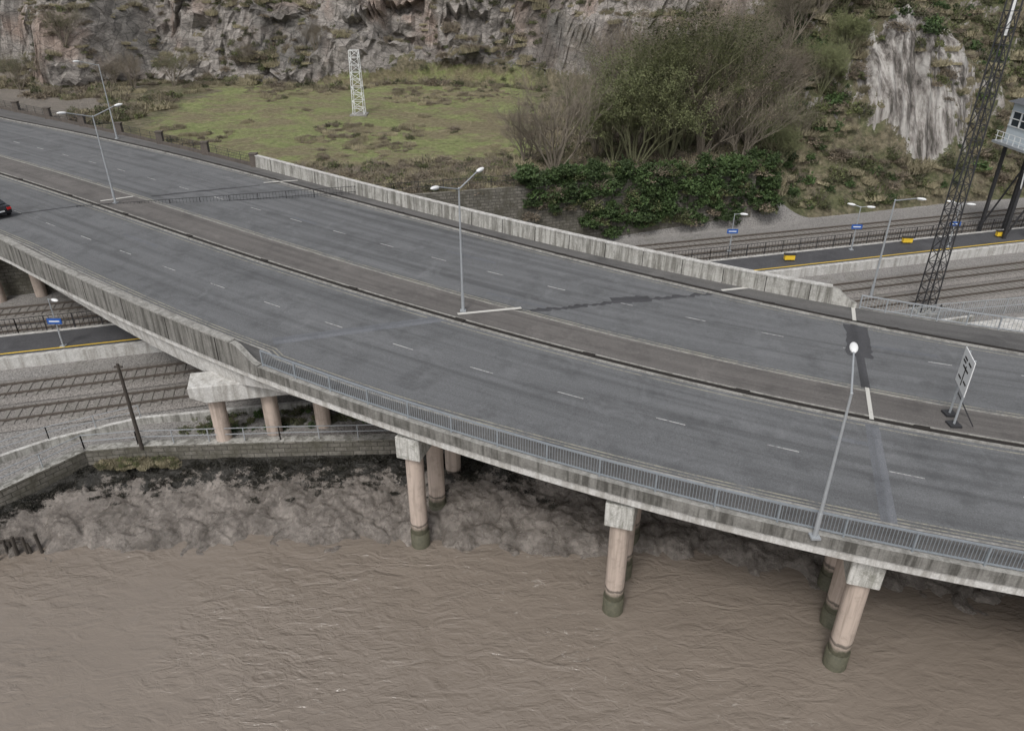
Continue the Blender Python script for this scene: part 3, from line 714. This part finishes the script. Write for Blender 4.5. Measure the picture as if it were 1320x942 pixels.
# ------------------------------------------------------------------ signal cabin
cab=empty('signal_cabin'); cx,cy_=56.4,79.; za,zb=13.4,17.4
mb=MB(); mb.box((cx,cy_,(za+zb)/2),(6,5,zb-za)); mb.box((cx-.1,cy_-.1,za-.15),(7.4,6.6,.25),m=1)
ob=mb.obj('walls',[plain('pale_blue_boarding',(.5,.56,.6),.6,0,.08),M['steel']],parent=cab)
wz=za+2.4
mb=MB()
for k in range(4): mb.box((cx-2.2+k*1.45,cy_-2.52,wz),(1.1,.06,1.4))
for k in range(3): mb.box((cx-3.02,cy_-1.6+k*1.5,wz),(.06,1.1,1.4))
mb.obj('windows',[plain('window_glass',(.03,.04,.05),.1)],parent=cab)
mb=MB()
for k in range(5): mb.box((cx-2.92+k*1.45,cy_-2.56,wz),(.1,.08,1.6))
for k in range(4): mb.box((cx-3.06,cy_-2.35+k*1.5,wz),(.08,.1,1.6))
for zz in(wz-.75,wz,wz+.75): mb.box((cx,cy_-2.575,zz),(5.9,.05,.08)); mb.box((cx-3.075,cy_,zz),(.05,4.9,.08))
mb.obj('window_frames',[M['wpaint']],parent=cab)
mb=MB()
v=[(cx-3.5,cy_-3,zb),(cx+3.5,cy_-3,zb),(cx+3.5,cy_+3,zb),(cx-3.5,cy_+3,zb),(cx-1.5,cy_,zb+1.3),(cx+1.5,cy_,zb+1.3)]
mb.v=v; [mb.face(f) for f in((0,1,5,4),(1,2,5),(2,3,4,5),(3,0,4),(3,2,1,0))]; mb.obj('roof',[plain('slate',(.09,.095,.105),.7)],parent=cab)
mb=MB()
for sx_ in(-2.7,0,2.7):
    for sy_ in(-2.2,2.2): mb.bar((cx+sx_,cy_+sy_,2.8),(cx+sx_,cy_+sy_,za-.2),.3,.3)
for sy_ in(-2.2,2.2):
    mb.bar((cx-2.7,cy_+sy_,4),(cx,cy_+sy_,10.5),.14,.14); mb.bar((cx+2.7,cy_+sy_,4),(cx,cy_+sy_,10.5),.14,.14)
mb.obj('legs',[M['dsteel']],parent=cab)
mb=MB()
for k in range(8): mb.bar((cx-3.6+k*1.03,cy_-3.3,za),(cx-3.6+k*1.03,cy_-3.3,za+1),.05,.05)
for k in range(7): mb.bar((cx-3.7,cy_-3.3+k*1.0,za),(cx-3.7,cy_-3.3+k*1.0,za+1),.05,.05)
for hh in(.5,1.): mb.bar((cx-3.7,cy_-3.3,za+hh),(cx+3.6,cy_-3.3,za+hh),.05,.05); mb.bar((cx-3.7,cy_-3.3,za+hh),(cx-3.7,cy_+3,za+hh),.05,.05)
mb.bar((cx-3.6,cy_-3.2,za-.2),(cx-2.7,cy_-2.3,za-4),.12,.12)
mb.obj('balcony_rail',[M['wpaint']],parent=cab)
# ------------------------------------------------------------------ car
def car(s,o):
    x,y,tx,ty=cpt(s); c=Vector(P(s,o,0))
    root=empty('car',c); root.rotation_euler=(0,0,math.atan2(ty,tx)+math.pi)
    prof=[(-2.1,.35),(-2.15,.75),(-2.0,1.0),(-1.55,1.05),(-1.0,1.42),(.3,1.45),(1.0,1.02),(1.95,.85),(2.15,.6),(2.1,.3)]
    mb=MB(); k=len(prof)
    ws=[.86,.88,.86,.82,.62,.62,.8,.82,.84,.84]
    for sgn in(-1,1):
        for (px_,pz),w_ in zip(prof,ws): mb.v.append((px_,sgn*w_,pz))
    for i in range(k):
        j=(i+1)%k; mb.face((i,j,k+j,k+i))
    mb.face(tuple(range(k))[::-1]); mb.face(tuple(range(k,2*k)))
    ob=mb.obj('body',[plain('car_paint_black',(.012,.013,.016),.2,0,.1)],parent=root); bv=ob.modifiers.new('b','BEVEL'); bv.width=.06; bv.segments=3
    g=plain('car_glass',(.03,.035,.04),.05)
    mb=MB()
    for sg in(-1,1):
        q=[(-1.52,-.74,1.08),(-1.03,-.58,1.41),(-1.03,.58,1.41),(-1.52,.74,1.08)] if sg<0 else [(.97,-.7,1.06),(.33,-.58,1.43),(.33,.58,1.43),(.97,.7,1.06)]
        mb.quadpts([(a+.03*sg,b,c_+.03) for a,b,c_ in q])
    for sgn in(-1,1): mb.quadpts([(-1.35,sgn*.83,1.07),(-.95,sgn*.66,1.38),(.28,sgn*.66,1.4),(.85,sgn*.83,1.05)])
    mb.obj('windows',[g],parent=root)
    mb=MB()
    for ax in(-1.35,1.35):
        for sgn in(-1,1): mb.tube((ax,sgn*.7,.32),(ax,sgn*.9,.32),.32,.32,18)
    mb.obj('wheels',[M['dsteel']],parent=root)
    for xx,nm,mt_ in((-2.12,'tail_lights',plain('tail_red',(.5,.01,.01),.3)),(2.12,'headlights',M['wpaint'])):
        mb=MB()
        for sgn in(-1,1): mb.box((xx,sgn*.66,.78),(.08,.34,.18))
        mb.obj(nm,[mt_],parent=root)
    mb=MB(); mb.box((-2.17,0,.62),(.03,.5,.11)); mb.box((2.17,0,.5),(.03,.5,.11)); mb.obj('number_plate',[M['wpaint']],parent=root)
s,o=proj(ondeck(-12,276)); car(s+.4,o)
# ------------------------------------------------------------------ vegetation
def clump(name,n,rx,rz,size,mat,twigs=0,seed=0,blade=False):
    rnd=random.Random(seed); mb=MB()
    for i in range(n):
        if blade:
            th=rnd.uniform(0,6.28); r=rx*math.sqrt(rnd.random()); q=Vector((math.cos(th)*r,math.sin(th)*r,0)); d=Vector((rnd.gauss(0,.45),rnd.gauss(0,.45),1)).normalized()*size*rnd.uniform(.5,1.2); sd_=Vector((rnd.gauss(0,1),rnd.gauss(0,1),0)).normalized()*.045
            mb.quadpts([q-sd_,q+sd_,q+d+sd_*.3,q+d-sd_*.3]); continue
        while True:
            p=Vector((rnd.uniform(-1,1),rnd.uniform(-1,1),rnd.uniform(0,1)))
            r=math.sqrt(p.x**2+p.y**2+p.z**2); lim=.7+.6*mn.noise(p*2.4+Vector((seed*3.1,0,0)))
            if r<lim and (r>.4 or rnd.random()<.25): break
        q=Vector((p.x*rx,p.y*rx,p.z*rz)); d=Vector((rnd.gauss(0,1),rnd.gauss(0,1),rnd.gauss(.3,1))).normalized(); a=d.orthogonal().normalized(); b=d.cross(a); sz=size*rnd.uniform(.5,1.3)
        th=rnd.uniform(0,6.28); a,b=a*math.cos(th)+b*math.sin(th),b*math.cos(th)-a*math.sin(th)
        mb.quadpts([q-a*sz*.5,q+b*sz*.28,q+a*sz*.5,q-b*sz*.28])
    for i in range(twigs):
        th=rnd.uniform(0,6.28); e=Vector((math.cos(th)*rx*rnd.uniform(.2,1),math.sin(th)*rx*rnd.uniform(.2,1),rz*rnd.uniform(.5,1.15)))
        mb.tube((0,0,0),e,.03,.012,3,m=1,cap=False)
    me=bpy.data.meshes.new(name); me.from_pydata(mb.v,[],mb.f); me.materials.append(mat); me.materials.append(M['bark']); me.polygons.foreach_set('material_index',mb.m)
    return me
CL={'ivy':[clump('ivy_clump',460,1.15,1.15,.27,M['ivy'],0,i) for i in range(3)],
 'olive':[clump('shrub_clump',400,1.2,1.2,.22,M['olive'],18,i+5) for i in range(3)],
 'bramble':[clump('bramble_clump',420,1.4,.8,.19,M['bramble'],40,i+9) for i in range(3)],
 'straw':[clump('grass_clump',420,1.3,1,.75,M['straw'],0,i+19,True) for i in range(3)],
 'weed':[clump('seaweed_clump',160,1.3,.28,.3,M['weed'],0,i+29) for i in range(3)],
 'gorse':[clump('gorse_clump',440,1.2,1.2,.21,M['gorse'],14,i+13) for i in range(3)]}
roots={}
def inst(kind,loc,sc,parentname):
    if parentname not in roots: roots[parentname]=empty(parentname)
    o=bpy.data.objects.new(kind+'_clump',random.choice(CL[kind])); SC.collection.objects.link(o); o.parent=roots[parentname]
    o.location=loc; o.rotation_euler=(random.uniform(-.2,.2),random.uniform(-.2,.2),random.uniform(0,6.28)); o.scale=(sc*random.uniform(.8,1.2),sc*random.uniform(.8,1.2),sc*random.uniform(.7,1.25))
def on_deck(x,y):
    if x>0: return False
    s,o=proj((x,y)); return oA(s)-2.2<o<oF(s)+1.6
for i in range(1500):
    x=random.uniform(-31,30); tt=abs(random.gauss(0,.20))+.02
    if mn.noise(Vector((x*.5,tt*4,3)))<-.02 and tt>.10: continue
    yw=np.interp(x,qx,qy); ysv=np.interp(x,shx,shy); y=yw+(ysv-yw)*tt
    r=mbvh.ray_cast(Vector((x,y,20)),Vector((0,0,-1)))
    if r[0] is None or y>yw-.15: continue
    inst('weed',(x,y,r[0].z-.03),random.uniform(.12,.42),'seaweed')
for i in range(20000):
    x=random.uniform(-110,95); y=random.uniform(70,165); b=y-(77+.28*x)
    if b<.8: continue
    if abs(x)>.82*(y+10): continue
    z,nn=gz(x,y)
    if z>34: continue
    cluster=mn.noise(Vector((x*.07,y*.07,3.3)))+.5*mn.noise(Vector((x*.25,y*.25,1)))
    steep=nn.z<.6
    yc=ycliff(x); right=x>30
    lawn=(-50<x<5) and 13<b and y<yc-3
    gravelz=(x<-50 and y<yc-4)
    onpale=right and ((x-PX)/9)**2+((b-PB)/8)**2<1
    if on_deck(x,y): continue
    sc=random.uniform(.4,1.1)*(1.3 if cluster>.3 else .9)
    if lawn:
        if cluster<.30: continue
        sc*=.5
    if gravelz and cluster<.2: continue
    if onpale and (cluster<.12 or random.random()<.6): continue
    if steep and cluster<.10: continue
    if not steep and cluster<-.3 : continue
    if steep: sc*=.8
    k='gorse' if steep and random.random()<.4 else random.choices(['bramble','olive','gorse','straw'],[.42,.17,.13,.28])[0]
    if lawn: k=random.choices(['bramble','straw','gorse'],[.5,.4,.1])[0]
    if right:
        k=random.choices(['bramble','olive','gorse','ivy','straw'],[.18,.28,.20,.14,.20] if cluster>-.05 else [.3,.1,.08,.02,.5])[0]; sc*=.95
        if z>18: sc*=1.25
    inst(k,(x,y,z-.15),sc,'hillside_shrubs')
# extra growth on the right slope
for i in range(900):
    x=random.uniform(31,88); b=random.uniform(2,34); y=77+.28*x+b
    if ((x-PX)/9.5)**2+((b-PB)/8.5)**2<1: continue
    if mn.noise(Vector((x*.12,b*.12,8)))<-.08: continue
    inst(random.choices(['olive','gorse','ivy','bramble','straw'],[.26,.22,.16,.22,.14])[0],(x,y,gz(x,y)[0]-.15),random.uniform(.4,1.5),'hillside_shrubs')
for i in range(750):
    x=random.uniform(-36,6); b=random.uniform(.3,15)*random.uniform(.5,1); y=77+.28*x+b
    if on_deck(x,y): continue
    inst(random.choices(['bramble','olive','gorse','straw'],[.62,.1,.08,.2])[0],(x,y,gz(x,y)[0]-.1),random.uniform(.4,1.0),'bramble_patch')
for i in range(640):
    x=random.uniform(1,31); y=77+.28*x-random.uniform(-.3,1.2); z=random.uniform(4.2,11.5)+.8*mn.noise(Vector((x*.4,0,0)))
    if x<8 and z<7.2+random.uniform(-1,1): continue
    if z<5.2 and random.random()<.6: continue
    inst(random.choices(['ivy','olive','bramble'],[.82,.12,.06])[0],(x,y,z-.6),random.uniform(.4,1.25),'ivy_mass')
for i in range(70):
    x=random.uniform(-26.5,-21.5); inst(random.choice(['olive','straw']),(x,38.1+random.uniform(-.4,.1)+.03*(x+26),2.0+random.uniform(-.1,.3)),random.uniform(.15,.35),'quay_weeds')
for i in range(160):
    x=random.uniform(-22,4); y=39.9+random.uniform(.3,2.6)+max(0,(x+20)*.12); inst(random.choice(['olive','ivy','gorse']),(x,y,2.95),random.uniform(.2,.5),'quay_weeds')
# trees
def tree_mesh(seed,Ht,spread,stems,depth,mat,leafmat=None,leafn=0,leafsz=.2):
    rnd=random.Random(seed); mb=MB()
    def grow(p,d,L,r,k):
        n=3; q=p; dd=d.copy()
        for i in range(n):
            dd=(dd+Vector((rnd.gauss(0,.11),rnd.gauss(0,.11),.04))).normalized(); q2=q+dd*L/n; rr=r*(1-.35*(i+1)/n)
            mb.tube(q,q2,r*(1-.35*i/n),rr,5 if k<2 else 3,cap=False); q=q2
            if k<depth and i>0:
                for c in range(2 if k<depth-1 else 3):
                    ax=dd.orthogonal().normalized(); ax.rotate(Matrix.Rotation(rnd.uniform(0,6.28),3,dd)); nd=dd.copy(); nd.rotate(Matrix.Rotation(rnd.uniform(.3,.8),3,ax))
                    nd=(nd+Vector((0,0,.15))).normalized()
                    grow(q,nd,L*rnd.uniform(.5,.8),rr*.66,k+1)
        if k>=depth-1 and leafn:
            for c in range(leafn):
                u=p.lerp(q,rnd.random())+Vector((rnd.gauss(0,.15),rnd.gauss(0,.15),rnd.gauss(0,.15))); e=Vector((rnd.gauss(0,1),rnd.gauss(0,1),rnd.gauss(0,1))).normalized()*leafsz*rnd.uniform(.5,1.2); f=e.orthogonal().normalized()*e.length*.5
                mb.quadpts([u-e*.5,u+f*.5,u+e*.5,u-f*.5],1)
    for s_ in range(stems):
        th=2*math.pi*s_/stems+rnd.uniform(-.4,.4); ti=rnd.uniform(.1,.6)*spread
        d=Vector((math.cos(th)*ti,math.sin(th)*ti,1)).normalized()
        grow(Vector((math.cos(th)*.25,math.sin(th)*.25,-.3)),d,Ht*.42*rnd.uniform(.7,1.15),.15,0)
    me=bpy.data.meshes.new('tree'); me.from_pydata(mb.v,[],mb.f); me.materials.append(mat); me.materials.append(leafmat or M['olive']); me.polygons.foreach_set('material_index',mb.m)
    return me
T1=tree_mesh(1,11,1.15,9,4,M['bark'])
T2=tree_mesh(2,13,1.2,9,4,M['barkgreen'],M['olive'],5,.22)
T3=tree_mesh(3,13,1.4,8,4,M['bark'],M['bramble'],2,.15)
T4=tree_mesh(4,12,1.4,8,4,M['bark'],M['olive'],2,.16)
def tree(me,x,y,sc,name='bare_tree'):
    z=gz(x,y)[0]; o=bpy.data.objects.new(name,me); SC.collection.objects.link(o); o.location=(x,y,z); o.scale=(sc,sc,sc*random.uniform(.95,1.15)); o.rotation_euler=(0,0,random.uniform(0,6.28))
tree(T1,4.8,84.5,1.)
for x,y,s_,m_,nm in((14.5,87,1.05,T2,'leafy_tree'),(18.5,89,1.2,T2,'leafy_tree'),(16,95,1.15,T4,'bare_tree'),(23,90,1.1,T3,'bare_tree'),(26.5,94,1.2,T4,'bare_tree'),(30,95,1.1,T3,'bare_tree'),(21,99,1.3,T1,'bare_tree'),(10.5,91,.8,T3,'bare_tree'),(27,88.5,.8,T4,'bare_tree'),(21.5,93,1.15,T2,'leafy_tree'),
  (26,103,1.2,T3,'bare_tree'),(31,101,1.1,T4,'bare_tree'),(34,98,.85,T3,'bare_tree'),(17,106,1.2,T3,'bare_tree'),(30,108,1.1,T1,'bare_tree'),(36,104,.9,T4,'bare_tree'),(12,88,.7,T2,'leafy_tree'),(1.5,86,.55,T3,'bare_tree'),(41,108,.8,T4,'bare_tree'),(46,114,.8,T2,'leafy_tree'),(52,117,.8,T4,'bare_tree'),(58,121,.8,T2,'leafy_tree'),(65,122,.7,T4,'bare_tree'),(40,100,.5,T2,'leafy_tree'),(44,104,.5,T2,'leafy_tree'),(33,91.5,.45,T2,'leafy_tree'),(37,96,.4,T4,'bare_tree'),(38,110,.8,T2,'leafy_tree')):
    tree(m_,x,y,s_,nm)
for x,y,s_ in((-72,128,.5),(-80,126,.5),(-66,129,.4),(-57,131,.5),(-33,133,.4),(-90,128,.6),(-62,127,.45),(-45,134,.35)):
    tree(T4 if s_>.45 else T3,x,y,s_)
